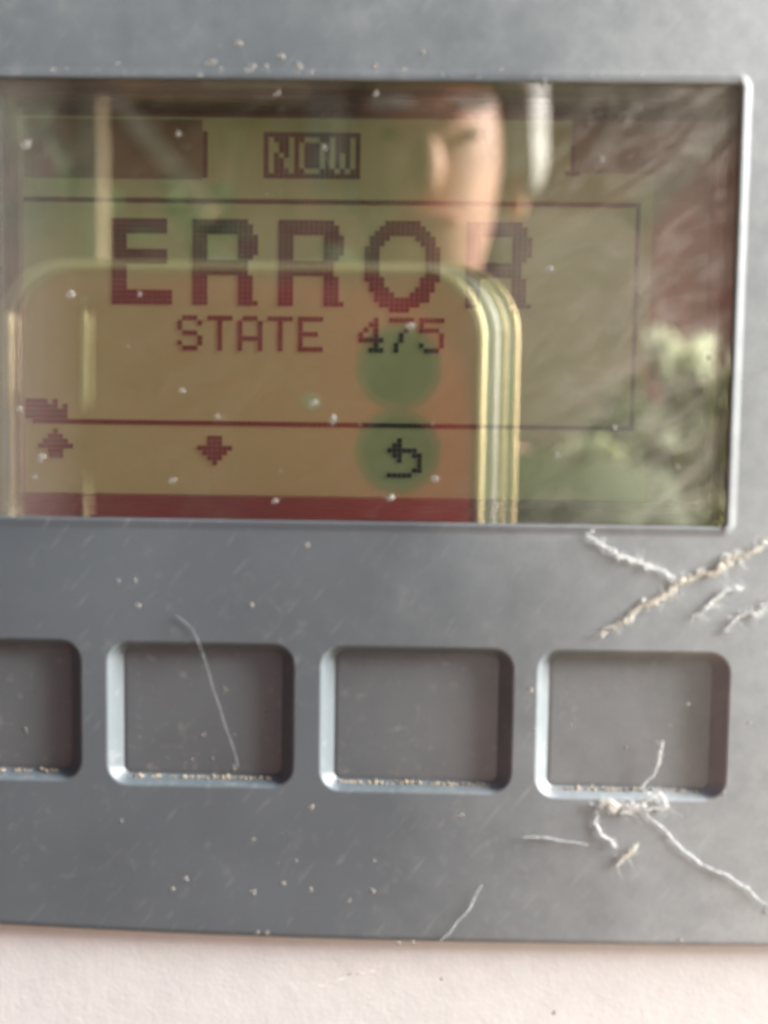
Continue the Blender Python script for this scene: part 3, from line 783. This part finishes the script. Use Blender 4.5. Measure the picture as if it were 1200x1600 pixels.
for i, (px, dist, hh, mt, sd, lab) in enumerate((
    (235, 4000, 2300, 'leafdark', 3, 'dark green garden shrub mirrored left of the word ERROR'),
    (30, 6200, 3400, 'leafdark', 4, 'dark green tree mirrored at the left end of the window'),
    (520, 9000, 5200, 'leafdark', 5, 'tall dark tree mirrored behind the garden house roof'),
    (1010, 8200, 5600, 'leafdark', 6, 'tall dark tree mirrored in the upper right of the window'),
    (905, 3600, 1250, 'leafmid', 8, 'mid green shrub mirrored right of the red phone'),
    (1120, 6800, 1700, 'leafmid', 9, 'mid green shrub mirrored at the right end of the window'))):
    X = gx(px, dist)
    cr = [(rnd.uniform(-.25, .25) * hh, rnd.uniform(-.2, .2) * hh, hh * z, hh * r, hh * r, hh * r * .9) for z, r in ((.35, .33), (.55, .4), (.7, .42), (.85, .36), (1.0, .28), (.5, .4), (.3, .35))]
    tree('garden_tree' if hh > 2000 else 'garden_shrub', (X, -dist, GZ), hh * .9, cr, MT[mt], 2600 if px == 235 else 7000, 70, lab, 'tree' if hh > 2000 else 'shrub', 'trees mirrored in the pane', sd, hh * .022)
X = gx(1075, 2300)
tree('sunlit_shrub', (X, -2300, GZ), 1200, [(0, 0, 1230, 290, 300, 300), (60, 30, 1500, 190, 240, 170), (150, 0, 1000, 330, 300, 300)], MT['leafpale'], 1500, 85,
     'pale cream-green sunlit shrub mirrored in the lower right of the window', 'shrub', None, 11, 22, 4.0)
# timber post with a slanting brace
D = 2600
tf = empty('timber_frame', (gx(147, D), -D, GZ), 'weathered timber post with a slanting brace mirrored in the upper left of the window', 'timber frame')
def beam(name, a, b, wd):
    a, b = Vector(a), Vector(b); t = (b - a).normalized(); u = t.cross(Vector((0, 1, 0))).normalized() * wd; v = Vector((0, 1, 0)) * wd
    q = MB(); q.loops([[p + u + v, p - u + v, p - u - v, p + u - v] for p in (a, b)], True, True); q.build(name, MT['wood'], tf)
beam('post', (gx(147, D), -D, GZ), (gx(147, D), -D, gzz(60, D)), 28)
beam('brace', (gx(150, D - 60), -D + 62, gzz(135, D)), (gx(330, D - 60), -D + 62, gzz(340, D)), 26)
beam('top_beam', (gx(-200, D), -D - 62, gzz(120, D)), (gx(1130, D), -D - 62, gzz(120, D)), 40)
beam('rafter', (gx(985, D - 60), -D + 62, gzz(350, D)), (gx(1180, D - 60), -D + 62, gzz(130, D)), 40)

YW = 4700
hb2 = empty('garden_house', (gx(500, YW), -YW, GZ), 'red-brown boarded garden house mirrored behind the lettering under a dark roof edge', 'garden house')
xa, xb, zt2 = gx(-260, YW), gx(1330, YW), gzz(175, YW)
for i in range(20):
    q = MB(); u = xa + (xb - xa) * i / 20
    q.box(u + 4, u + (xb - xa) / 20 - 4, -YW - 2400 if i in (0, 19) else -YW - 60, -YW + rnd.uniform(-6, 6), GZ, zt2)
    q.build('wall_board', MT['redwood'], hb2)
q = MB()
q.loops([[(x, -YW + 420, zt2 - 60), (x, -YW + 420, zt2 + 40), (x, -YW - 1200, zt2 + 800), (x, -YW - 2800, zt2 + 40), (x, -YW - 2800, zt2 - 60), (x, -YW - 1200, zt2 + 690)] for x in (xa - 250, xb + 250)], True, True)
q.build('roof', MT['roof'], hb2)
sw = empty('shade_screen', (-620, -500, GZ), 'unseen dark brown boarded screen added left of the grey inverter to block light', 'screen')
for i in range(11):  # unseen boards added to darken the light coming from the left
    q = MB(); zz = GZ + 200 * i + 6
    q.box(-640, -618 + rnd.uniform(0, 5), -1150, 125, zz, zz + 188); q.build('shade_board', MT['shade_wood'], sw)

YG = 4150                               # a low terracotta-coloured garden wall before the garden house
q = MB(); q.box(gx(775, YG), gx(1008, YG), -YG - 140, -YG, GZ, gzz(325, YG))
gw = q.build('garden_wall', MT['terracotta']); tag(gw, 'terracotta rendered garden wall mirrored behind the last letter of ERROR', 'wall')
